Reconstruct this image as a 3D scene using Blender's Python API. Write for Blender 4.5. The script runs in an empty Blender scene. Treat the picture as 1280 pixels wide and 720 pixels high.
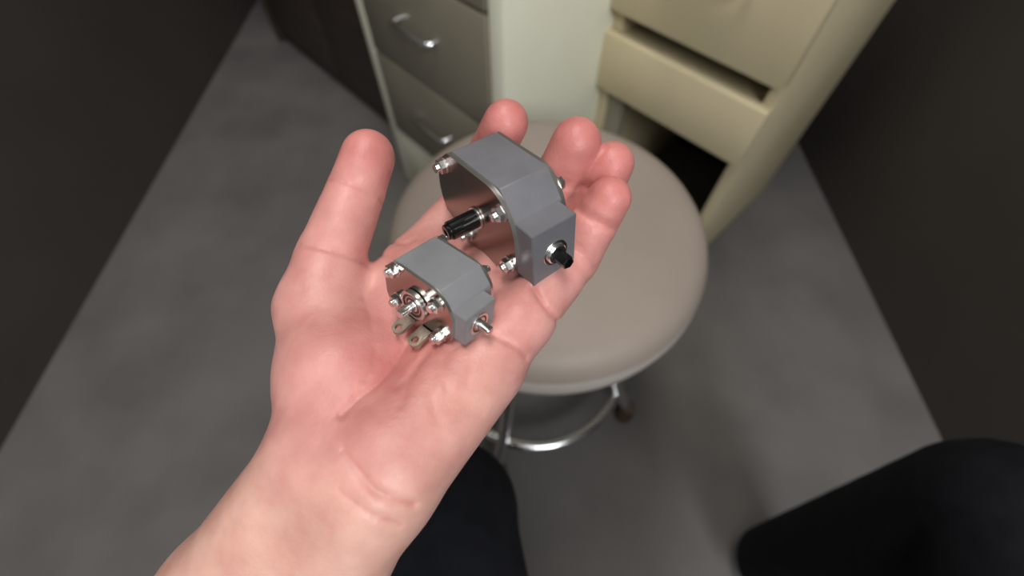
import bpy, bmesh, math
import numpy as np
from mathutils import Vector, Matrix

# ------------------------------------------------------------------ camera
SC = bpy.context.scene
COL = SC.collection
FPX = 550.0                      # focal length in pixels of a 1280x720 frame
PITCH = math.radians(59.0)
CAM_H = 0.90
RIGHT = Vector((1, 0, 0))
UP = Vector((0, math.sin(PITCH), math.cos(PITCH)))
BACK = Vector((0, -math.cos(PITCH), math.sin(PITCH)))
CAM_M = Matrix(((RIGHT.x, UP.x, BACK.x, 0), (RIGHT.y, UP.y, BACK.y, 0),
                (RIGHT.z, UP.z, BACK.z, CAM_H), (0, 0, 0, 1)))
cam_d = bpy.data.cameras.new('camera')
cam = bpy.data.objects.new('camera', cam_d)
COL.objects.link(cam)
cam.matrix_world = CAM_M
cam_d.sensor_width = 36.0
cam_d.lens = 36.0 * FPX / 1280.0
cam_d.clip_start = 0.01
cam_d.dof.use_dof = True
cam_d.dof.focus_distance = 0.157
cam_d.dof.aperture_fstop = 5.5
SC.camera = cam

# ------------------------------------------------------------------ light
W = bpy.data.worlds.new('world')
SC.world = W
W.use_nodes = True
W.node_tree.nodes['Background'].inputs[0].default_value = (0.92, 0.94, 1.0, 1)
W.node_tree.nodes['Background'].inputs[1].default_value = 0.28


def area_light(name, loc, target, sx, sy, power, col):
    d = bpy.data.lights.new(name, 'AREA')
    d.shape = 'RECTANGLE'
    d.size, d.size_y, d.energy, d.color = sx, sy, power, col
    o = bpy.data.objects.new(name, d)
    COL.objects.link(o)
    o.location = loc
    o.rotation_euler = (Vector(target) - Vector(loc)).to_track_quat('-Z', 'Y').to_euler()
    return o


area_light('window_daylight', (0.75, -1.35, 2.05), (0.0, 0.25, 0.6), 1.3, 1.0, 52, (0.95, 0.98, 1.0))
area_light('ceiling_tube', (-0.15, 0.35, 2.45), (-0.15, 0.35, 0), 0.35, 1.3, 21, (1.0, 0.97, 0.92))

SC.view_settings.view_transform = 'Standard'
SC.view_settings.look = 'None'
SC.view_settings.exposure = 0.1
SC.view_settings.gamma = 1.0
SC.view_settings.use_curve_mapping = False


# ------------------------------------------------------------------ materials
def srgb(r, g, b):
    def f(c):
        c /= 255.0
        return c / 12.92 if c <= 0.04045 else ((c + 0.055) / 1.055) ** 2.4
    return (f(r), f(g), f(b), 1.0)


MATS = {}


def mat(name, c1, c2=None, rough=0.5, metal=0.0, scale=8.0, bump=0.0, bscale=60.0, spec=0.5, rvar=0.0,
        detail=4.0, coat=0.0, stretch=None):
    m = bpy.data.materials.new(name)
    m.use_nodes = True
    nt = m.node_tree
    N, L = nt.nodes, nt.links
    b = N['Principled BSDF']
    tc = N.new('ShaderNodeTexCoord')
    vec = tc.outputs['Object']
    if stretch:
        mp = N.new('ShaderNodeMapping')
        mp.inputs['Scale'].default_value = stretch
        L.new(vec, mp.inputs['Vector'])
        vec = mp.outputs['Vector']
    no = N.new('ShaderNodeTexNoise')
    no.inputs['Scale'].default_value = scale
    no.inputs['Detail'].default_value = detail
    L.new(vec, no.inputs['Vector'])
    rp = N.new('ShaderNodeValToRGB')
    rp.color_ramp.elements[0].position = 0.3
    rp.color_ramp.elements[1].position = 0.7
    rp.color_ramp.elements[0].color = c1
    rp.color_ramp.elements[1].color = c2 or c1
    L.new(no.outputs['Fac'], rp.inputs['Fac'])
    L.new(rp.outputs['Color'], b.inputs['Base Color'])
    b.inputs['Metallic'].default_value = metal
    b.inputs['Roughness'].default_value = rough
    b.inputs['Specular IOR Level'].default_value = spec
    b.inputs['Coat Weight'].default_value = coat
    if rvar:
        mr = N.new('ShaderNodeMapRange')
        mr.inputs['To Min'].default_value = rough - rvar
        mr.inputs['To Max'].default_value = rough + rvar
        L.new(no.outputs['Fac'], mr.inputs['Value'])
        L.new(mr.outputs['Result'], b.inputs['Roughness'])
    if bump:
        n2 = N.new('ShaderNodeTexNoise')
        n2.inputs['Scale'].default_value = bscale
        n2.inputs['Detail'].default_value = 3
        L.new(vec, n2.inputs['Vector'])
        bp = N.new('ShaderNodeBump')
        bp.inputs['Strength'].default_value = bump
        bp.inputs['Distance'].default_value = 0.001
        L.new(n2.outputs['Fac'], bp.inputs['Height'])
        L.new(bp.outputs['Normal'], b.inputs['Normal'])
    MATS[name] = m
    return m


mat('concrete', srgb(92, 89, 87), srgb(112, 108, 105), 0.75, scale=5, bump=0.25, bscale=90, rvar=0.1, detail=8)
mat('dark_paint', srgb(62, 56, 52), srgb(70, 64, 59), 0.7, scale=3, bump=0.1, bscale=120)
mat('ceiling_white', srgb(205, 203, 198), srgb(212, 210, 205), 0.9, scale=4)
mat('cream_metal', srgb(233, 231, 208), srgb(239, 237, 217), 0.42, scale=6, bump=0.05, bscale=200)
mat('beige_metal', srgb(198, 184, 150), srgb(207, 193, 160), 0.45, scale=6, bump=0.05, bscale=200)
mat('drawer_grey', srgb(134, 126, 110), srgb(144, 137, 121), 0.34, scale=3, bump=0.05, bscale=120)
mat('dark_wood', srgb(58, 47, 40), srgb(72, 60, 52), 0.55, scale=6, stretch=(1, 1, 9), bump=0.1)
mat('knee_shade_black', srgb(16, 15, 14), srgb(20, 19, 18), 0.8)  # near-black, holds the shade of the desk's knee space in its colour
mat('chrome', (0.86, 0.86, 0.87, 1), (0.9, 0.9, 0.9, 1), 0.16, 1.0, scale=30)
mat('vinyl', srgb(141, 129, 119), srgb(150, 138, 128), 0.5, scale=7, bump=0.22, bscale=260, spec=0.35)
mat('vinyl_lit_rim', srgb(188, 178, 169), srgb(196, 186, 177), 0.45, scale=7, bump=0.1, bscale=260, spec=0.35)  # lighter copy of vinyl: light on the stool rim put into the colour
mat('rubber', srgb(70, 55, 45), srgb(84, 66, 54), 0.6, scale=20)
mat('denim_black', srgb(17, 18, 23), srgb(25, 26, 32), 0.85, scale=60, bump=0.5, bscale=900, spec=0.2)
mat('steel', (0.70, 0.69, 0.67, 1), (0.78, 0.77, 0.75, 1), 0.28, 1.0, scale=60, rvar=0.05)
mat('bright_steel', (0.80, 0.80, 0.79, 1), (0.86, 0.86, 0.85, 1), 0.25, 1.0, scale=120, rvar=0.05)
mat('reflect_brown_plate', (0.26, 0.22, 0.195, 1), (0.31, 0.265, 0.235, 1), 0.27, 1.0, scale=50, rvar=0.03)  # brown of the reflected dark floor put into the steel's base colour
mat('mirror_plate', (0.40, 0.36, 0.33, 1), (0.46, 0.42, 0.39, 1), 0.16, 1.0, scale=50, rvar=0.03, bump=0.02, bscale=300)
mat('cast_grey', srgb(106, 105, 109), srgb(115, 114, 118), 0.46, 0.0, scale=90, bump=0.12, bscale=1500)
mat('cast_grey_light', srgb(124, 124, 127), srgb(135, 135, 138), 0.38, 0.0, scale=90, bump=0.12, bscale=1500)
mat('black_oxide', srgb(14, 14, 15), srgb(22, 22, 23), 0.22, 0.3, scale=60, coat=0.4)
mat('bronze_grey', srgb(138, 126, 112), srgb(154, 141, 126), 0.34, 0.55, scale=150, bump=0.15, bscale=1200)
mat('plate_lit_rim', srgb(196, 192, 184), srgb(210, 206, 198), 0.30, 0.92, scale=80)  # lighter metal for plate edges, light on them put into the colour
mat('seal_brown', srgb(78, 52, 46), srgb(92, 62, 54), 0.5, 0.2, scale=90)


def skin_material():
    m = bpy.data.materials.new('skin')
    m.use_nodes = True
    nt = m.node_tree
    N, L = nt.nodes, nt.links
    b = N['Principled BSDF']
    at = N.new('ShaderNodeAttribute')
    at.attribute_name = 'tone'
    tc = N.new('ShaderNodeTexCoord')
    no = N.new('ShaderNodeTexNoise')
    no.inputs['Scale'].default_value = 75
    no.inputs['Detail'].default_value = 5
    L.new(tc.outputs['Object'], no.inputs['Vector'])
    rp = N.new('ShaderNodeValToRGB')
    rp.color_ramp.elements[0].position = 0.32
    rp.color_ramp.elements[1].position = 0.68
    rp.color_ramp.elements[0].color = (0.88, 0.79, 0.79, 1)
    rp.color_ramp.elements[1].color = (1.07, 1.10, 1.09, 1)
    L.new(no.outputs['Fac'], rp.inputs['Fac'])
    mx = N.new('ShaderNodeMix')
    mx.data_type = 'RGBA'
    mx.blend_type = 'MULTIPLY'
    mx.inputs['Factor'].default_value = 1.0
    L.new(at.outputs['Color'], mx.inputs[6])
    L.new(rp.outputs['Color'], mx.inputs[7])
    L.new(mx.outputs[2], b.inputs['Base Color'])
    b.inputs['Roughness'].default_value = 0.44
    b.inputs['Specular IOR Level'].default_value = 0.42
    b.inputs['Subsurface Weight'].default_value = 0.35
    b.inputs['Subsurface Radius'].default_value = (1.0, 0.35, 0.2)
    b.inputs['Subsurface Scale'].default_value = 0.0035
    vo = N.new('ShaderNodeTexVoronoi')
    vo.inputs['Scale'].default_value = 900
    L.new(tc.outputs['Object'], vo.inputs['Vector'])
    n2 = N.new('ShaderNodeTexNoise')
    n2.inputs['Scale'].default_value = 260
    n2.inputs['Detail'].default_value = 4
    L.new(tc.outputs['Object'], n2.inputs['Vector'])
    ad = N.new('ShaderNodeMath')
    ad.operation = 'MULTIPLY_ADD'
    ad.inputs[1].default_value = 0.35
    L.new(vo.outputs['Distance'], ad.inputs[0])
    L.new(n2.outputs['Fac'], ad.inputs[2])
    bp = N.new('ShaderNodeBump')
    bp.inputs['Strength'].default_value = 0.3
    bp.inputs['Distance'].default_value = 0.0006
    L.new(ad.outputs[0], bp.inputs['Height'])
    L.new(bp.outputs['Normal'], b.inputs['Normal'])
    MATS['skin'] = m


skin_material()
mat('nail', srgb(222, 176, 164), srgb(228, 184, 172), 0.3, scale=40)


# ------------------------------------------------------------------ mesh helpers
def finish(bm, name, material, parent=None, smooth=True, angle=35, origin=None):
    bmesh.ops.recalc_face_normals(bm, faces=bm.faces)
    me = bpy.data.meshes.new(name)
    if origin is not None:
        bmesh.ops.translate(bm, verts=bm.verts, vec=-Vector(origin))
    bm.to_mesh(me)
    bm.free()
    if smooth:
        me.shade_smooth()
        me.set_sharp_from_angle(angle=math.radians(angle))
    me.materials.append(MATS[material])
    o = bpy.data.objects.new(name, me)
    COL.objects.link(o)
    if origin is not None:
        o.location = origin
    if parent:
        o.parent = parent
    return o


def tag(o, label=None, category=None, group=None, kind=None):
    if label:
        o['label'] = label
    if category:
        o['category'] = category
    if group:
        o['group'] = group
    if kind:
        o['kind'] = kind
    return o


def empty(name, matrix):
    o = bpy.data.objects.new(name, None)
    o.empty_display_size = 0.02
    COL.objects.link(o)
    o.matrix_world = matrix
    return o


def bx(bm, x0, x1, y0, y1, z0, z1, bev=0.0):
    vs = [bm.verts.new((x, y, z)) for x in (x0, x1) for y in (y0, y1) for z in (z0, z1)]
    fs = [bm.faces.new([vs[i] for i in q]) for q in
          ((0, 1, 3, 2), (4, 6, 7, 5), (0, 4, 5, 1), (2, 3, 7, 6), (0, 2, 6, 4), (1, 5, 7, 3))]
    if bev:
        es = list({e for f in fs for e in f.edges})
        bmesh.ops.bevel(bm, geom=es, offset=bev, segments=2, affect='EDGES', profile=0.5)


def prism(bm, pts, z0, z1, bev=0.0, seg=2):
    lo = [bm.verts.new((x, y, z0)) for x, y in pts]
    hi = [bm.verts.new((x, y, z1)) for x, y in pts]
    n = len(pts)
    fs = [bm.faces.new(lo[::-1]), bm.faces.new(hi)]
    for i in range(n):
        fs.append(bm.faces.new((lo[i], lo[(i + 1) % n], hi[(i + 1) % n], hi[i])))
    if bev:
        es = list({e for f in fs[:2] for e in f.edges})
        bmesh.ops.bevel(bm, geom=es, offset=bev, segments=seg, affect='EDGES', profile=0.5)


def rounded(pts, r, n=5):
    out = []
    m = len(pts)
    for i in range(m):
        p = Vector(pts[i]).to_2d()
        a = (Vector(pts[i - 1]).to_2d() - p)
        b = (Vector(pts[(i + 1) % m]).to_2d() - p)
        rr = min(r[i] if isinstance(r, (list, tuple)) else r, a.length * 0.49, b.length * 0.49)
        s, e = p + a.normalized() * rr, p + b.normalized() * rr
        for k in range(n + 1):
            t = k / n
            q = s * (1 - t) ** 2 + p * 2 * t * (1 - t) + e * t * t
            out.append((q.x, q.y))
    return out


def lathe(bm, org, axis, prof, seg=24, rot=0.0):
    """prof: list of (t along axis, radius); closed with end caps when radius > 0"""
    ax = Vector(axis).normalized()
    u = ax.orthogonal().normalized()
    if abs(ax.z) > 0.9:
        u = Vector((1, 0, 0))
    elif abs(ax.x) > 0.9:
        u = Vector((0, 1, 0))
    v = ax.cross(u)
    o = Vector(org)
    rings = []
    for t, r in prof:
        if r < 1e-9:
            rings.append([bm.verts.new(o + ax * t)])
        else:
            rings.append([bm.verts.new(o + ax * t + (u * math.cos(a) + v * math.sin(a)) * r)
                          for a in (rot + 2 * math.pi * k / seg for k in range(seg))])
    for a, b in zip(rings[:-1], rings[1:]):
        for k in range(seg):
            q = [a[k % len(a)], a[(k + 1) % len(a)], b[(k + 1) % len(b)], b[k % len(b)]]
            q = [x for i, x in enumerate(q) if x not in q[:i]]
            if len(q) > 2:
                bm.faces.new(q)
    for r in (rings[0], rings[-1]):
        if len(r) > 2:
            bm.faces.new(r)


def tube(bm, path, rad, seg=14, closed=False):
    P = [Vector(p) for p in path]
    n = len(P)
    rings = []
    prev = None
    for i in range(n):
        if closed:
            t = P[(i + 1) % n] - P[i - 1]
        else:
            t = P[min(i + 1, n - 1)] - P[max(i - 1, 0)]
        t.normalize()
        u = (prev - t * prev.dot(t)) if prev is not None else t.orthogonal()
        u.normalize()
        prev = u
        w = t.cross(u)
        r = rad[i] if isinstance(rad, (list, tuple)) else rad
        rings.append([bm.verts.new(P[i] + (u * math.cos(a) + w * math.sin(a)) * r)
                      for a in (2 * math.pi * k / seg for k in range(seg))])
    for i in range(n if closed else n - 1):
        a, b = rings[i], rings[(i + 1) % n]
        for k in range(seg):
            bm.faces.new((a[k], a[(k + 1) % seg], b[(k + 1) % seg], b[k]))
    if not closed:
        bm.faces.new(rings[0][::-1])
        bm.faces.new(rings[-1])


# ------------------------------------------------------------------ the room
def room():
    bm = bmesh.new()
    bx(bm, -1.2, 1.2, -2.0, 2.1, -0.05, 0)
    tag(finish(bm, 'floor', 'concrete', smooth=False), 'dark grey bare concrete floor under the round stool', 'floor', kind='structure')
    for nm, a in (('wall_left', (-1.05, -1.0, -2.0, 2.1, 0, 2.6)), ('wall_right', (0.85, 0.9, -2.0, 2.1, 0, 2.6)),
                  ('wall_back', (-1.25, 1.25, 2.1, 2.15, 0, 2.6))):
        bm = bmesh.new()
        bx(bm, *a)
        tag(finish(bm, nm, 'dark_paint', smooth=False), 'dark brown painted wall of the workshop', 'wall', kind='structure')
    bm = bmesh.new()
    bx(bm, -1.25, 1.25, -2.0, 2.15, 2.6, 2.65)
    tag(finish(bm, 'ceiling', 'ceiling_white', smooth=False), 'plain white workshop ceiling', 'ceiling', kind='structure')


room()

# furniture stands in a row that runs diagonally: local x along the row, local y away from the viewer
ROW = math.radians(-46)


def row_matrix(x, y):
    return Matrix.Translation((x, y, 0)) @ Matrix.Rotation(ROW, 4, 'Z')


def bow_handle(parent, xc, z, w):
    bm = bmesh.new()
    pts = [(xc - w / 2, 0.0, z), (xc - w / 2, -0.018, z), (xc - w / 2 + 0.008, -0.026, z),
           (xc + w / 2 - 0.008, -0.026, z), (xc + w / 2, -0.018, z), (xc + w / 2, 0.0, z)]
    tube(bm, pts, 0.0048, 10)
    h = finish(bm, 'handle', 'chrome', parent)
    h['label'] = 'chrome bow handle'
    return h


def drawer_cabinet():
    root = empty('drawer_cabinet', row_matrix(-0.3013, 0.9077))
    wd, dp, ht = 0.4165, 0.50, 0.72
    bm = bmesh.new()
    t = 0.030
    bx(bm, 0, t, 0, dp, 0, ht, 0.002)
    finish(bm, 'side_panel', 'cream_metal', root)
    bm = bmesh.new()
    bx(bm, wd - t, wd, 0, dp, 0, ht, 0.002)
    finish(bm, 'side_panel', 'cream_metal', root)
    bm = bmesh.new()
    bx(bm, t, wd - t, 0.0, dp, ht - t, ht, 0.002)
    finish(bm, 'top_panel', 'cream_metal', root)
    bm = bmesh.new()
    bx(bm, t, wd - t, 0.0, dp, 0, 0.184, 0.002)
    finish(bm, 'plinth', 'cream_metal', root)
    bm = bmesh.new()
    bx(bm, t, wd - t, dp - 0.012, dp, 0.184, ht - t)
    finish(bm, 'back_panel', 'cream_metal', root)
    z0 = 0.187
    hs = (0.19, 0.19, 0.108)
    for h in hs:
        bm = bmesh.new()
        bx(bm, t + 0.003, wd - t - 0.003, -0.004, 0.018, z0, z0 + h, 0.003)
        # the tray behind the front
        bx(bm, t + 0.012, wd - t - 0.012, 0.018, dp - 0.03, z0 + 0.01, z0 + h * 0.7)
        d = finish(bm, 'drawer', 'drawer_grey', root)
        bow_handle(d, wd * 0.50, z0 + h * 0.56, 0.10)
        z0 += h + 0.006
    tag(root, 'drawer cabinet with grey drawer fronts in a cream frame behind the stool', 'cabinet')


def drawer_desk():
    root = empty('desk', row_matrix(0.161, 0.775))
    wd, dp = 0.31, 0.45
    t = 0.02
    for x0 in (0.0, wd - t):
        bm = bmesh.new()
        bx(bm, x0, x0 + t, 0.02, dp, 0, 0.70, 0.002)
        finish(bm, 'side_panel', 'beige_metal', root)
    bm = bmesh.new()
    bx(bm, 0, wd, -0.012, dp, 0.70, 0.735, 0.004)
    finish(bm, 'desk_top', 'beige_metal', root)
    bm = bmesh.new()
    bx(bm, 0, wd, 0.0, 0.022, 0.512, 0.70, 0.003)
    bx(bm, t, wd - t, 0.022, dp - 0.05, 0.535, 0.66)
    d = finish(bm, 'drawer', 'beige_metal', root)
    bow_handle(d, wd * 0.5, 0.62, 0.12)
    bm = bmesh.new()
    bx(bm, 0, wd, 0.0, 0.022, 0.371, 0.476, 0.003)
    bx(bm, t, wd - t, 0.022, dp - 0.05, 0.385, 0.47)
    finish(bm, 'drawer', 'beige_metal', root)
    bm = bmesh.new()
    bx(bm, t, wd - t, 0.05, dp, 0.49, 0.52)
    finish(bm, 'gap_shade', 'dark_wood', root)  # dark slab added in the open gap, its colour standing for shade
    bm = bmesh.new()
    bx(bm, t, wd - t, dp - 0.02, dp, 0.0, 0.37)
    finish(bm, 'back_panel', 'knee_shade_black', root)  # black stands in for the shade inside the knee space
    bm = bmesh.new()
    bx(bm, t, 0.055, 0.025, 0.05, 0.0, 0.37, 0.002)
    finish(bm, 'leg_panel', 'drawer_grey', root)
    tag(root, 'beige desk with drawers above an open knee space with its shade painted black, beside the cream cabinet', 'desk')


def dark_cabinet():
    root = empty('wooden_cabinet', row_matrix(-0.3013 - 0.695 * 0.86, 0.9077 + 0.719 * 0.86) )
    wd, dp, ht = 0.84, 0.40, 0.70
    t = 0.025
    for x0 in (0.0, wd - t):
        bm = bmesh.new()
        bx(bm, x0, x0 + t, 0.08, dp, 0, ht, 0.002)
        finish(bm, 'side_panel', 'dark_wood', root)
    bm = bmesh.new()
    bx(bm, 0, wd, 0.07, dp, ht, ht + 0.03, 0.003)
    finish(bm, 'top_panel', 'dark_wood', root)
    bm = bmesh.new()
    bx(bm, t, wd - t, 0.10, dp, 0, 0.06)
    finish(bm, 'plinth', 'dark_wood', root)
    for x0, x1 in ((t + 0.002, wd / 2 - 0.002), (wd / 2 + 0.002, wd - t - 0.002)):
        bm = bmesh.new()
        bx(bm, x0, x1, 0.085, 0.105, 0.064, ht - 0.004, 0.003)
        finish(bm, 'door', 'dark_wood', root)
    bm = bmesh.new()
    bx(bm, t, wd - t, dp - 0.01, dp, 0.06, ht)
    finish(bm, 'back_panel', 'dark_wood', root)
    tag(root, 'dark brown wooden cabinet on the far side of the grey-fronted drawer cabinet', 'cabinet')


drawer_cabinet()
drawer_desk()
dark_cabinet()


# ------------------------------------------------------------------ the stool
def stool():
    cx, cy = 0.041, 0.323
    root = empty('round_stool', Matrix.Translation((cx, cy, 0)))
    R, zt = 0.186, 0.52
    bm = bmesh.new()
    prof = [(0.0, 0.0), (0.0, 0.10), (-0.001, 0.14), (-0.003, R - 0.030), (-0.006, R - 0.020), (-0.012, R - 0.011), (-0.020, R - 0.005), (-0.030, R - 0.001)]
    lathe(bm, (0, 0, zt), (0, 0, 1), prof[::-1], 72)
    finish(bm, 'seat', 'vinyl', root)
    bm = bmesh.new()
    lathe(bm, (0, 0, zt), (0, 0, 1), [(-0.078, R - 0.024), (-0.075, R - 0.010), (-0.066, R - 0.002), (-0.048, R + 0.001), (-0.0305, R - 0.0012)], 72)
    finish(bm, 'seat_rim', 'vinyl_lit_rim', root)  # rim paler than the seat, front light painted in
    bm = bmesh.new()
    lathe(bm, (0, 0, zt - 0.093), (0, 0, 1), [(0, 0.10), (0.015, 0.12), (0.0155, R - 0.025)], 48)
    finish(bm, 'seat_pan', 'chrome', root)
    rr, zr = 0.166, 0.105
    bm = bmesh.new()
    tube(bm, [(rr * math.cos(a), rr * math.sin(a), zr) for a in (2 * math.pi * k / 72 for k in range(72))], 0.0085, 14, True)
    finish(bm, 'foot_ring', 'chrome', root)
    for k in range(4):
        a = math.radians(-24 - 86 * k if k < 2 else -24 - 90 * k)
        c, s = math.cos(a), math.sin(a)
        bm = bmesh.new()
        tube(bm, [(0.095 * c, 0.095 * s, zt - 0.085), (0.115 * c, 0.115 * s, 0.34), (0.156 * c, 0.156 * s, 0.14),
                  (0.198 * c, 0.198 * s, 0.05)], 0.0105, 14)
        leg = finish(bm, 'leg', 'chrome', root)
        bm = bmesh.new()
        lathe(bm, (0.202 * c, 0.202 * s, 0.0), (0, 0, 1), [(0.0, 0.017), (0.003, 0.019), (0.03, 0.016), (0.058, 0.0135)], 20)
        f = finish(bm, 'rubber_foot', 'rubber', leg)
        f['label'] = 'brown rubber foot cap'
    tag(root, 'round taupe vinyl stool with chrome legs and foot ring behind the hand', 'stool')


stool()

# ------------------------------------------------------------------ the person: hand, forearm, trousers
MMPX = 1.0 / FPX


def cp(u, v, d):
    """pixel and depth in millimetres -> camera space millimetres"""
    return np.array([(u - 640) * d * MMPX, (360 - v) * d * MMPX, -d], dtype=np.float32)


FINGERS = {
    'index': [(520, 335, 187, 12.5), (580, 258, 205, 10.6), (614, 190, 193, 9.5), (633, 152, 180, 8.7)],
    'middle': [(595, 365, 182, 12.5), (662, 290, 198, 10.6), (702, 216, 177, 9.6), (721, 177, 168, 9.0)],
    'ring': [(628, 385, 175, 12.2), (712, 305, 190, 10.0), (749, 237, 178, 8.9), (765, 204, 172, 8.2)],
    'little': [(650, 402, 161, 11.0), (718, 324, 174, 9.3), (746, 272, 167, 8.4), (762, 247, 163, 7.6)],
    'thumb': [(400, 385, 168, 15.0), (414, 320, 172, 12.4), (445, 240, 176, 10.7), (461, 194, 177, 10.0)],
}
PALM = [
    ((520, 335, 187, 12.5), (440, 560, 148, 18)),
    ((595, 365, 182, 12.5), (455, 585, 143, 18)),
    ((628, 385, 175, 12.2), (470, 595, 141, 18)),
    ((650, 402, 161, 11.0), (470, 598, 141, 18)),
    ((520, 340, 194, 11.0), (640, 395, 176, 11.0)),
    ((530, 385, 189, 12.0), (620, 420, 172, 12.0)),
    ((535, 315, 203, 11.0), (650, 350, 188, 11.0)),
    ((603, 460, 157, 14.0), (496, 566, 139, 17)),
    ((400, 385, 168, 15.0), (425, 470, 157, 20)),
    ((425, 470, 157, 20), (430, 560, 148, 20)),
    ((455, 500, 156, 18), (440, 560, 150, 18)),
    ((520, 345, 190, 10.0), (412, 372, 176, 8.0)),
    ((462, 612, 140, 18), (365, 790, 150, 22)),
    ((395, 580, 142, 17), (285, 745, 152, 22)),
    ((365, 790, 150, 22), (190, 1080, 165, 30)),
    ((285, 745, 152, 22), (130, 1020, 165, 30)),
]
# skin creases, drawn as polylines on the palm (pixel positions), depth and half width in mm
CREASES = [
    ([(508, 432), (492, 456), (474, 478), (448, 498), (425, 520)], 1.0, 1.5),
    ([(536, 440), (520, 462), (508, 482), (501, 508)], 0.6, 1.4),
    ([(612, 416), (626, 424), (642, 432), (657, 446)], 0.9, 1.3),
    ([(560, 440), (575, 432), (600, 420)], 0.5, 1.3),
    ([(666, 360), (678, 380), (697, 402)], 1.2, 1.4),
    ([(430, 562), (450, 586), (468, 610), (492, 624), (517, 630)], 1.0, 1.5),
    ([(425, 612), (450, 633), (472, 646), (500, 655)], 0.7, 1.3),
    ([(545, 452), (542, 470), (538, 490), (542, 512), (550, 530)], 0.35, 1.8),
    ([(470, 318), (490, 322), (500, 332)], 0.6, 1.2),
    ([(490, 304), (506, 306), (520, 300)], 0.8, 1.2),
    ([(528, 448), (512, 470), (496, 486)], 0.45, 1.2),
    ([(556, 446), (553, 466), (560, 490)], 0.35, 1.3),
    ([(470, 436), (466, 460), (456, 476)], 0.35, 1.3),
    ([(590, 452), (584, 478), (572, 500)], 0.3, 1.6),
    ([(455, 372), (462, 392), (466, 415)], 0.35, 1.4),
    ([(434, 575), (452, 604), (476, 622)], 0.5, 1.2),
]


def build_hand():
    vox = 0.85
    lo = np.array([-150., -245., -215.], dtype=np.float32)
    hi = np.array([62., 82., -95.], dtype=np.float32)
    # forearm lies lower in the picture than the hand: one grid for both
    n = np.ceil((hi - lo) / vox).astype(int)
    ax = [lo[i] + vox * np.arange(n[i], dtype=np.float32) for i in range(3)]
    BIG = 40.0

    def block(pts, pad):
        pts = np.array(pts)
        a = np.clip(np.floor((pts.min(0) - pad - lo) / vox).astype(int), 0, n)
        b = np.clip(np.ceil((pts.max(0) + pad - lo) / vox).astype(int), 0, n)
        return tuple(slice(a[i], b[i]) for i in range(3))

    def coords(sl):
        return np.meshgrid(ax[0][sl[0]], ax[1][sl[1]], ax[2][sl[2]], indexing='ij', sparse=True)

    def smin(a, b, k):
        h = np.clip(0.5 + 0.5 * (b - a) / k, 0, 1)
        return b * (1 - h) + a * h - k * h * (1 - h)

    def cone(field, A, B, ra, rb, k, pad=9.0):
        m = max(ra, rb) + pad
        sl = block([A, B], m)
        X, Y, Z = coords(sl)
        ab = B - A
        L2 = float(ab @ ab) + 1e-9
        t = np.clip(((X - A[0]) * ab[0] + (Y - A[1]) * ab[1] + (Z - A[2]) * ab[2]) / L2, 0, 1)
        d = np.sqrt((X - A[0] - t * ab[0]) ** 2 + (Y - A[1] - t * ab[1]) ** 2 + (Z - A[2] - t * ab[2]) ** 2)
        d -= ra + (rb - ra) * t
        field[sl] = smin(field[sl], d, k)

    def E(a):
        return cp(*a[:3])

    palm = np.full(n, BIG, dtype=np.float32)
    for a, b in PALM:
        cone(palm, E(a), E(b), a[3], b[3], 8.0, 14.0)
    hand = palm
    fing = np.full(n, BIG, dtype=np.float32)
    for nm, ch in FINGERS.items():
        fl = np.full(n, BIG, dtype=np.float32) if nm == 'index' else fl
        fl[:] = BIG
        J = [E(c) for c in ch]
        for i in range(3):
            cone(fl, J[i], J[i + 1], ch[i][3], ch[i + 1][3] * (0.97 if i < 2 else 1.0), 3.0)
            # fleshy pad on the palm side of every phalanx
            f = 0.52 if i < 2 else 0.72
            m = J[i] * (1 - f) + J[i + 1] * f
            view = -m / np.linalg.norm(m)
            q = m + view * 1.6
            dv = (J[i + 1] - J[i]) * 0.16
            r = (ch[i][3] * (1 - f) + ch[i + 1][3] * f) * 0.93
            cone(fl, q - dv, q + dv, r, r, 3.0)
        sl = block(J, 24)
        # joint creases
        X, Y, Z = coords(sl)
        for i, dep in ((1, 1.1), (2, 1.0)):
            tdir = J[i + 1] - J[i - 1]
            tdir /= np.linalg.norm(tdir)
            view = -J[i] / np.linalg.norm(J[i])
            view = view - tdir * float(view @ tdir)
            view /= np.linalg.norm(view)
            for off, s in ((0.0, 1.0), (1.9, 0.5)):
                dd = (X - J[i][0]) * tdir[0] + (Y - J[i][1]) * tdir[1] + (Z - J[i][2]) * tdir[2] - off
                side = (X - J[i][0]) * view[0] + (Y - J[i][1]) * view[1] + (Z - J[i][2]) * view[2]
                fl[sl] += dep * s * np.exp(-(dd / 0.9) ** 2) * np.clip(side / 4.0, 0, 1) * (np.abs(dd) < 4)
        fing[sl] = smin(fing[sl], fl[sl], 1.2)
    hand = smin(palm, fing, 6.0)
    del palm, fing, fl
    # palm creases
    for poly, dep, wd in CREASES:
        pts = np.array([cp(u, v, d) for (u, v) in poly for d in (104., 196.)])
        sl = block(pts, 3.0)
        X, Y, Z = coords(sl)
        U = 640 + FPX * X / -Z
        V = 360 - FPX * Y / -Z
        best = None
        for (u0, v0), (u1, v1) in zip(poly[:-1], poly[1:]):
            du, dv = u1 - u0, v1 - v0
            t = np.clip(((U - u0) * du + (V - v0) * dv) / (du * du + dv * dv), 0, 1)
            d = (U - u0 - t * du) ** 2 + (V - v0 - t * dv) ** 2
            best = d if best is None else np.minimum(best, d)
        dist = np.sqrt(best) * (-Z) * MMPX
        hand[sl] += 1.2 * dep * np.exp(-(dist / (wd * 0.62)) ** 2)
    return lo, vox, hand


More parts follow.
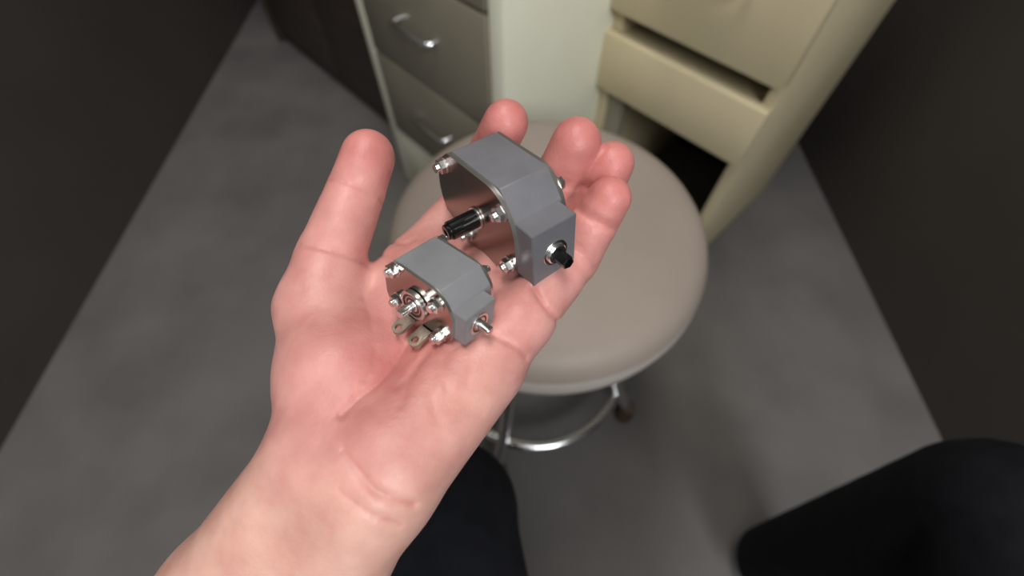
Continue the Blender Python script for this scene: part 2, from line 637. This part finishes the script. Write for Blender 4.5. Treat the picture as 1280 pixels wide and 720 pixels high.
def surface_nets(F, lo, vox):
    s = F < 0
    n = np.array(F.shape)
    corners = [(i, j, k) for i in (0, 1) for j in (0, 1) for k in (0, 1)]

    def sh(A, c):
        return A[c[0]:n[0] - 1 + c[0], c[1]:n[1] - 1 + c[1], c[2]:n[2] - 1 + c[2]]
    cnt = np.zeros(n - 1, dtype=np.int8)
    for c in corners:
        cnt += sh(s, c)
    act = (cnt > 0) & (cnt < 8)
    idx = np.argwhere(act)
    ids = np.full(n - 1, -1, dtype=np.int32)
    ids[act] = np.arange(len(idx))
    acc = np.zeros((len(idx), 3))
    num = np.zeros(len(idx))
    I, J, K = idx.T
    for a in range(8):
        for b in range(a + 1, 8):
            ca, cb = np.array(corners[a]), np.array(corners[b])
            if np.abs(ca - cb).sum() != 1:
                continue
            fa = F[I + ca[0], J + ca[1], K + ca[2]]
            fb = F[I + cb[0], J + cb[1], K + cb[2]]
            m = (fa < 0) != (fb < 0)
            t = np.where(m, fa / np.where(m, fa - fb, 1), 0)
            acc += np.where(m[:, None], ca + (cb - ca) * t[:, None], 0)
            num += m
    V = (idx + acc / num[:, None]) * vox + lo
    faces = []
    for axis in range(3):
        o = [1, 1, 1]
        o[axis] = 0
        b = [0, 0, 0]
        b[axis] = 1
        # grid edges along this axis with a sign change
        e0 = s[1:-1, 1:-1, 1:-1]
        base = [slice(1, n[d] - 1) for d in range(3)]
        e1 = s[tuple(slice(1 + b[d], n[d] - 1 + b[d]) for d in range(3))]
        ch = np.argwhere(e0 != e1) + 1
        flip = s[tuple(ch.T)]
        d1, d2 = [d for d in range(3) if d != axis]
        q = []
        for o1, o2 in ((0, 0), (1, 0), (1, 1), (0, 1)):
            c = ch.copy()
            c[:, d1] -= o1
            c[:, d2] -= o2
            ok = (c < (n - 1)).all(1)
            c = np.minimum(c, n - 2)
            v = ids[tuple(c.T)]
            v[~ok] = -1
            q.append(v)
        q = np.stack(q, 1)
        fl = flip if axis != 1 else ~flip
        q[fl] = q[fl][:, ::-1]
        faces.append(q[(q >= 0).all(1)])
    return V, np.concatenate(faces)


def to_world(V):
    M = np.array(CAM_M)
    return V * 0.001 @ M[:3, :3].T + M[:3, 3]


def person():
    lo, vox, F = build_hand()
    V, Q = surface_nets(F, lo, vox)
    # light smoothing
    nv = len(V)
    e = np.concatenate([Q[:, [0, 1]], Q[:, [1, 2]], Q[:, [2, 3]], Q[:, [3, 0]]])
    deg = np.bincount(e.ravel(), minlength=nv)[:, None]
    for lam in (0.5, 0.5, 0.4):
        a = np.zeros_like(V)
        for c in range(3):
            a[:, c] = np.bincount(e[:, 0], V[e[:, 1], c], nv) + np.bincount(e[:, 1], V[e[:, 0], c], nv)
        V = V + lam * (a / np.maximum(deg, 1) - V)
    # natural skin colour: redder finger ends and knuckle pads, paler heel and forearm
    base = np.array(srgb(213, 157, 149)[:3])
    red = np.array(srgb(202, 122, 117)[:3])
    pale = np.array(srgb(220, 174, 158)[:3])
    r = np.zeros(nv)
    for nm, ch in FINGERS.items():
        for i, wgt, rad in ((3, 1.0, 17.0), (2, 0.8, 14.0), (1, 0.6, 14.0), (0, 0.35, 14.0)):
            d = np.linalg.norm(V - cp(*ch[i][:3]), axis=1)
            r = np.maximum(r, wgt * np.exp(-(d / rad) ** 2))
    for (u, v, dd), rad, wgt in (((500, 450, 145), 26, 0.75), ((470, 520, 135), 18, 0.55), ((630, 400, 152), 14, 0.4), ((440, 470, 138), 18, 0.4)):
        d = np.linalg.norm(V - cp(u, v, dd), axis=1)
        r = np.maximum(r, wgt * np.exp(-(d / rad) ** 2))
    p = np.clip((-V[:, 1] - 42) / 22, 0, 1) * 0.9
    for (u, v, dd), rad, wgt in (((575, 500, 138), 20, 0.7), ((490, 570, 122), 14, 0.4)):
        d = np.linalg.norm(V - cp(u, v, dd), axis=1)
        p = np.maximum(p, wgt * np.exp(-(d / rad) ** 2))
    U = 640 + FPX * V[:, 0] / -V[:, 2]
    Vp = 360 - FPX * V[:, 1] / -V[:, 2]
    for poly, dep, wd in CREASES:
        best = np.full(nv, 1e9)
        for (u0, v0), (u1, v1) in zip(poly[:-1], poly[1:]):
            du, dv = u1 - u0, v1 - v0
            t = np.clip(((U - u0) * du + (Vp - v0) * dv) / (du * du + dv * dv), 0, 1)
            best = np.minimum(best, (U - u0 - t * du) ** 2 + (Vp - v0 - t * dv) ** 2)
        r = np.maximum(r, min(1.0, dep) * 0.5 * np.exp(-best / (wd * 2.6) ** 2))
    p *= 1 - r
    colr = base[None] * (1 - r - p)[:, None] + red[None] * r[:, None] + pale[None] * p[:, None]
    me = bpy.data.meshes.new('person')
    Wv = to_world(V)
    org = Wv.mean(0)
    me.from_pydata((Wv - org).tolist(), [], Q.tolist())
    ca = me.color_attributes.new('tone', 'FLOAT_COLOR', 'POINT')
    ca.data.foreach_set('color', np.concatenate([colr, np.ones((nv, 1))], 1).astype(np.float32).ravel())
    me.materials.append(MATS['skin'])
    me.shade_smooth()
    o = bpy.data.objects.new('person', me)
    COL.objects.link(o)
    o.location = org
    tag(o, 'open palm of a person in black trousers holding two small metal gearboxes', 'person')
    O = Vector(org)

    # trousers: two legs of a seated person, thigh then shin
    bm = bmesh.new()
    for x, xs in ((-0.058, -1), (0.42, 1)):
        path, rad = [], []
        hip = Vector((x + (0.09 if xs < 0 else -0.20), -0.52, 0.50))
        knee = Vector((x, 0.012, 0.485))
        foot = Vector((x, -0.02, 0.06))
        for k in range(9):
            t = k / 8
            path.append(hip.lerp(knee, t))
            rad.append(0.088 - 0.024 * t)
        for k in range(1, 8):
            a = k / 8 * math.pi / 2
            path.append(knee + Vector((0, 0.018 * math.sin(a), -0.018 * (1 - math.cos(a)))))
            rad.append(0.064)
        for k in range(1, 8):
            t = k / 7
            path.append((knee + Vector((0, 0.018, -0.018))).lerp(foot, t))
            rad.append(0.063 - 0.004 * t)
        tube(bm, path, rad, 28)
    lathe(bm, (0.08, -0.55, 0.40), (0, 0, 1), [(0, 0.16), (0.08, 0.20), (0.2, 0.19), (0.3, 0.16)], 32)
    bmesh.ops.translate(bm, verts=bm.verts, vec=-O)
    tr = finish(bm, 'trousers', 'denim_black', o, angle=60)
    rm = tr.modifiers.new('remesh', 'REMESH')
    rm.mode = 'VOXEL'
    rm.voxel_size = 0.007
    rm.use_smooth_shade = True
    sm = tr.modifiers.new('smooth', 'SMOOTH')
    sm.factor, sm.iterations = 0.5, 6
    tr['label'] = 'black trousers'
    # sleeve around the elbow end of the forearm
    bm = bmesh.new()
    A = Vector(to_world(np.array([cp(250, 870, 157)]))[0])
    B = Vector(to_world(np.array([cp(150, 1070, 165)]))[0])
    axv = (B - A).normalized()
    tube(bm, [A, A + axv * 0.004, A + axv * 0.03, B + axv * 0.02], [0.043, 0.046, 0.050, 0.056], 28)
    bmesh.ops.translate(bm, verts=bm.verts, vec=-O)
    finish(bm, 'sleeve', 'denim_black', o)
    # nails on the far side of the finger ends
    for nm, ch in FINGERS.items():
        J2, J3 = cp(*ch[2][:3]), cp(*ch[3][:3])
        t = (J3 - J2) / np.linalg.norm(J3 - J2)
        view = J3 / np.linalg.norm(J3)
        view = view - t * float(view @ t)
        view /= np.linalg.norm(view)
        side = np.cross(t, view)
        rr = ch[3][3]
        bm = bmesh.new()
        g = []
        for i in range(6):
            row = []
            for j in range(7):
                a = (j / 6 - 0.5) * 1.7
                tt = (i / 5 - 0.80) * rr * 1.35 * (1 - 0.12 * (j / 3 - 1) ** 2)
                q = J3 + t * tt + (view * math.cos(a) + side * math.sin(a)) * (rr + 0.15 - 0.06 * abs(tt))
                row.append(bm.verts.new(Vector(to_world(q[None])[0]) - O))
            g.append(row)
        for i in range(5):
            for j in range(6):
                bm.faces.new((g[i][j], g[i + 1][j], g[i + 1][j + 1], g[i][j + 1]))
        bmesh.ops.solidify(bm, geom=bm.faces[:], thickness=0.0004)
        finish(bm, 'fingernail', 'nail', o, angle=70)


person()

# ------------------------------------------------------------------ the two gearboxes
MM = 0.001


def gear_matrix(R, T, k):
    M = Matrix(((R[0][0], R[0][1], R[0][2], T[0] * MM * k), (R[1][0], R[1][1], R[1][2], T[1] * MM * k),
                (R[2][0], R[2][1], R[2][2], T[2] * MM * k), (0, 0, 0, 1)))
    # orthonormalise
    q = CAM_M @ M
    loc, rot, _ = q.decompose()
    return Matrix.Translation(loc) @ rot.to_matrix().to_4x4() @ Matrix.Scale(k, 4)


def scaled(bm):
    bmesh.ops.scale(bm, vec=(MM, MM, MM), verts=bm.verts)
    return bm


def gpart(bm, name, material, parent, off, angle=35, label=None):
    bmesh.ops.translate(bm, verts=bm.verts, vec=-Vector(off))
    scaled(bm)
    o = finish(bm, name, material, parent, angle=angle)
    if label:
        o['label'] = label
    return o


def nut_bolt(root, off, x, y, z, sg, rn, hn, rs, stud, spin=0.3, washer=True):
    """hex nut on a stud that leaves a plate at z in direction sg"""
    bm = bmesh.new()
    c = rn * 0.9
    w = 0.5 if washer else 0.0
    # hex nut with chamfered corners
    lathe(bm, (x, y, z), (0, 0, sg), [(w, c), (w + 0.12 * hn, rn), (w + 0.88 * hn, rn), (w + hn, c), (w + hn, rs * 0.9)], 6, spin)
    prof = [(w, rs)]
    t = w + hn
    k = 0
    while t < w + hn + stud:                     # screw thread as fine rings
        prof.append((t, rs if k % 2 == 0 else rs * 0.93))
        t += 0.42
        k += 1
    prof += [(w + hn + stud, rs * 0.75)]
    lathe(bm, (x, y, z), (0, 0, sg), prof, 16)
    b = gpart(bm, 'bolt', 'bright_steel', root, off, 25)
    if washer:
        bm = bmesh.new()
        lathe(bm, (x, y, z), (0, 0, sg), [(0.0, rn * 1.02), (0.05, rn * 1.10), (0.42, rn * 1.10), (0.5, rn * 1.02)], 24)
        gpart(bm, 'washer', 'steel', b, off)
    return b


def ring(bm, org, axis, r_in, r_out, t0, t1, ch, seg=40):
    lathe_ring = [(t0, r_in), (t0, r_out - ch), (t0 + ch, r_out), (t1 - ch, r_out), (t1, r_out - ch), (t1, r_in)]
    ax = Vector(axis).normalized()
    u = Vector((0, 1, 0)) if abs(ax.y) < 0.9 else Vector((1, 0, 0))
    v = ax.cross(u)
    rows = [[bm.verts.new(Vector(org) + ax * t + (u * math.cos(a) + v * math.sin(a)) * r)
             for a in (2 * math.pi * k / seg for k in range(seg))] for t, r in lathe_ring]
    m = len(rows)
    for i in range(m):
        a, b = rows[i], rows[(i + 1) % m]
        for k in range(seg):
            bm.faces.new((a[k], a[(k + 1) % seg], b[(k + 1) % seg], b[k]))


def bearing(root, off, org, axis, r_in, r_out, h, stand=0.0):
    """outer race, brown dust shield, inner race"""
    bm = bmesh.new()
    ring(bm, org, axis, r_out * 0.80, r_out, stand, stand + h, h * 0.12)
    b = gpart(bm, 'bearing', 'steel', root, off)
    bm = bmesh.new()
    ring(bm, org, axis, r_in * 1.28, r_out * 0.80, stand + 0.1, stand + h * 0.78, 0.05)
    gpart(bm, 'dust_shield', 'seal_brown', b, off)
    bm = bmesh.new()
    ring(bm, org, axis, r_in * 0.98, r_in * 1.28, stand + 0.05, stand + h * 0.95, 0.06)
    gpart(bm, 'inner_race', 'bright_steel', b, off)
    bm = bmesh.new()
    ring(bm, org, axis, r_out * 0.56, r_out * 0.63, stand + h * 0.7, stand + h * 0.86, 0.03)
    gpart(bm, 'shield_lip', 'steel', b, off)
    return b


def lit_rim(o):
    """edge faces of a plate take a lighter metal, the lit rim painted in"""
    o.data.materials.append(MATS['plate_lit_rim'])
    for p in o.data.polygons:
        if abs(p.normal.z) < 0.8:
            p.material_index = 1


def shrink(pts, k):
    cx = sum(p[0] for p in pts) / len(pts)
    cy = sum(p[1] for p in pts) / len(pts)
    return [(cx + (x - cx) * k, cy + (y - cy) * k) for x, y in pts]


def big_gearbox():
    off = (16, 40, 11)
    M = gear_matrix([[0.5881, 0.0675, 0.806], [-0.5753, -0.6656, 0.4755], [0.5685, -0.7433, -0.3526]], [-24.45, 50.73, -165.0], 0.958)
    root = empty('gearbox', M @ Matrix.Translation(Vector(off) * MM))
    l = 22.3
    body = [(0.3, 0), (32.1, 0), (40.1, 10), (40.1, 29), (33, 38.5), (1, 40), (-10, 35), (-13, 22), (-8, 8)]
    plate = [(-0.6, 0.5), (32.0, 0.3), (40.6, 10), (41.3, 29), (33, 39.5), (0, 41), (-11, 36), (-14.2, 22), (-9, 7)]
    bm = bmesh.new()
    prism(bm, rounded(body, [0.6, 0.6, 0.6, 2, 4, 4, 4, 5, 3], 4), 1.8, l, 0.25)
    gpart(bm, 'body', 'cast_grey', root, off, 30)
    bm = bmesh.new()
    prism(bm, rounded(plate, [1.2, 6, 10, 9, 6, 6, 6, 8, 5], 7), 0.0, 1.8, 0.3)
    lit_rim(gpart(bm, 'front_plate', 'reflect_brown_plate', root, off, 30, 'polished steel front plate'))
    bm = bmesh.new()
    prism(bm, rounded(plate, [1.2, 6, 10, 9, 6, 6, 6, 8, 5], 7), l, l + 1.8, 0.3)
    lit_rim(gpart(bm, 'back_plate', 'steel', root, off, 30))
    bm = bmesh.new()
    bs = [(39.0, 9.4), (40.1, 10.0), (49.4, 10.2), (49.4, 34.2), (39.0, 34.2)]
    prism(bm, [(39.0, 9.9), (49.4, 9.9), (49.4, 34.2), (39.0, 34.2)], 1.5, l - 1.2, 0.0)
    es = [e for e in bm.edges]
    bmesh.ops.bevel(bm, geom=es, offset=0.25, segments=2, affect='EDGES')
    gpart(bm, 'boss', 'cast_grey', root, off, 30, 'square shaft housing')
    # output shaft on the boss
    c = (49.4, 22.6, 11.6)
    bm = bmesh.new()
    ring(bm, c, (1, 0, 0), 2.6, 5.4, 0.0, 0.4, 0.15)
    ring(bm, c, (1, 0, 0), 2.4, 4.1, 0.35, 1.6, 0.5)
    gpart(bm, 'bearing_collar', 'bright_steel', root, off)
    bm = bmesh.new()
    lathe(bm, c, (1, 0, 0), [(0.0, 2.55), (7.1, 2.55), (7.5, 2.2), (7.5, 1.0), (6.9, 0.9), (6.9, 0)], 6, 0.3)
    gpart(bm, 'output_shaft', 'black_oxide', root, off, 25, 'black hexagonal output shaft')
    # black sleeve on the input shaft
    p = (16, 21.0, 0)
    bm = bmesh.new()
    ring(bm, p, (0, 0, -1), 2.4, 4.6, 0.0, 1.0, 0.2)
    gpart(bm, 'bearing_collar', 'steel', root, off)
    bm = bmesh.new()
    lathe(bm, p, (0, 0, -1), [(0.6, 3.5), (1.0, 3.8), (12.4, 3.8), (12.8, 3.5), (12.8, 3.1), (13.9, 3.1), (14.2, 2.8), (14.2, 1.4), (13.0, 1.3), (13.0, 0)], 32)
    gpart(bm, 'input_shaft', 'black_oxide', root, off, 30, 'black sleeved input shaft')
    # bolts
    for x, y, sp in ((-4.2, 7.2, 0.2), (35.2, 7.0, 0.5), (36.6, 30.6, 0.1), (6.0, 36.0, 0.4)):
        nut_bolt(root, off, x, y, 0.0, -1, 3.0, 2.4, 1.7, 1.8, sp)
        nut_bolt(root, off, x, y, l + 1.8, 1, 2.6, 1.8, 1.5, 0.8, sp)
    tag(root, 'larger grey gearbox with a black shaft on its square housing, lying on the fingers', 'gearbox')


def small_gearbox():
    off = (11, 26, 10)
    M = gear_matrix([[0.7723, -0.0952, 0.6281], [-0.4869, -0.7239, 0.4888], [0.4081, -0.6833, -0.6054]], [-40.8, 9.35, -150.0], 0.937)
    root = empty('gearbox', M @ Matrix.Translation(Vector(off) * MM))
    l = 19.7
    body = [(0, 0), (22.3, 0), (28.0, 6.2), (28.0, 19), (22.5, 26), (0.5, 26), (-5.0, 20), (-5.0, 7)]
    plate = [(0, 0.2), (22.4, 0.2), (28.4, 6.6), (28.4, 19.5), (22.5, 26.6), (0.5, 26.6), (-5.4, 20.5), (-5.4, 6.5)]
    bm = bmesh.new()
    prism(bm, rounded(body, [0.5, 0.5, 0.8, 3, 3, 3, 3, 3], 4), 1.3, l, 0.2)
    gpart(bm, 'body', 'cast_grey_light', root, off, 30)
    rr = [4, 5, 6, 6, 4, 4, 4, 4]
    bm = bmesh.new()
    prism(bm, rounded(plate, rr, 7), 0.0, 1.3, 0.22)
    lit_rim(gpart(bm, 'front_plate', 'mirror_plate', root, off, 30, 'polished steel front plate'))
    bm = bmesh.new()
    prism(bm, rounded(plate, rr, 7), l, l + 1.3, 0.22)
    lit_rim(gpart(bm, 'back_plate', 'steel', root, off, 30))
    bm = bmesh.new()
    prism(bm, [(27.0, 6.3), (33.1, 6.3), (33.1, 18.9), (27.0, 18.9)], 1.4, 16.2, 0.0)
    bmesh.ops.bevel(bm, geom=bm.edges[:], offset=0.2, segments=2, affect='EDGES')
    gpart(bm, 'boss', 'cast_grey_light', root, off, 30, 'square shaft housing')
    c = (33.1, 12.8, 8.2)
    bearing(root, off, c, (1, 0, 0), 1.75, 4.3, 0.5, 0.0)
    bm = bmesh.new()
    lathe(bm, c, (1, 0, 0), [(0.0, 1.7), (5.0, 1.7), (5.35, 1.4), (5.35, 0)], 24)
    # flat ground on the shaft end
    for v in bm.verts:
        if v.co.x > c[0] + 2.2:
            v.co.y = max(v.co.y, c[1] - 1.05)
    gpart(bm, 'output_shaft', 'bright_steel', root, off, 30, 'bright steel output shaft')
    # input shaft with its bearing in the middle of the plate
    p = (11.2, 12.6, 0)
    bearing(root, off, p, (0, 0, -1), 1.9, 6.0, 1.9, 0.25)
    bm = bmesh.new()
    lathe(bm, p, (0, 0, -1), [(0.0, 1.85), (7.6, 1.85), (7.95, 1.5), (7.95, 0.0)], 24)
    gpart(bm, 'input_shaft', 'bright_steel', root, off, 30, 'bright steel input shaft')
    bm = bmesh.new()
    bx(bm, p[0] + 0.6, p[0] + 1.9, p[1] - 0.6, p[1] + 0.6, -6.2, -2.6, 0.2)
    gpart(bm, 'key', 'steel', root, off)
    # two flat eye lugs under the shaft
    for x in (7.3, 16.0):
        bm = bmesh.new()
        y0, y1, hw, ze, rh = 22.0, 23.6, 2.6, -5.6, 1.4
        out = []
        for k in range(13):
            a = math.pi + math.pi * k / 12
            out.append((x + hw * math.cos(a), ze + hw * math.sin(a)))
        out += [(x + hw, 0.0), (x - hw, 0.0)]
        # outline with a round eye: bridge loops by quads
        hole = [(x + rh * math.cos(2 * math.pi * k / 24), ze + rh * math.sin(2 * math.pi * k / 24)) for k in range(24)]
        rim = []
        for k in range(24):
            a = 2 * math.pi * k / 24
            dx, dz = math.cos(a), math.sin(a)
            if dz > 0:                             # straight shank side: meet a square
                s = hw / max(abs(dx), abs(dz))
            else:
                s = hw
            rim.append((x + dx * s, ze + dz * s))
        L = {}
        for nm, lp in (('h', hole), ('r', rim)):
            for yy in (y0, y1):
                L[nm, yy] = [bm.verts.new((px, yy, pz)) for px, pz in lp]
        for k in range(24):
            j = (k + 1) % 24
            bm.faces.new((L['h', y0][k], L['h', y0][j], L['r', y0][j], L['r', y0][k]))
            bm.faces.new((L['h', y1][k], L['r', y1][k], L['r', y1][j], L['h', y1][j]))
            bm.faces.new((L['h', y0][k], L['h', y1][k], L['h', y1][j], L['h', y0][j]))
            bm.faces.new((L['r', y0][k], L['r', y0][j], L['r', y1][j], L['r', y1][k]))
        bx(bm, x - hw, x + hw, y0, y1, ze + hw - 0.01, 0.0)
        bmesh.ops.rotate(bm, verts=bm.verts, cent=(x, 23.8, 0), matrix=Matrix.Rotation(math.radians(14), 3, 'X'))
        gpart(bm, 'eye_lug', 'bronze_grey', root, off, 30, 'flat grey-brown lug with a round eye')
    for x, y, sp in ((0.9, 3.2, 0.2), (22.0, 5.2, 0.5), (1.6, 17.2, 0.1), (22.6, 20.6, 0.4)):
        nut_bolt(root, off, x, y, 0.0, -1, 2.6, 2.3, 1.5, 1.3, sp)
        nut_bolt(root, off, x, y, l + 1.3, 1, 2.5, 2.2, 1.4, 1.4, sp)
    tag(root, 'smaller grey gearbox with silver shafts and two eye lugs, lying on the palm', 'gearbox')


big_gearbox()
small_gearbox()
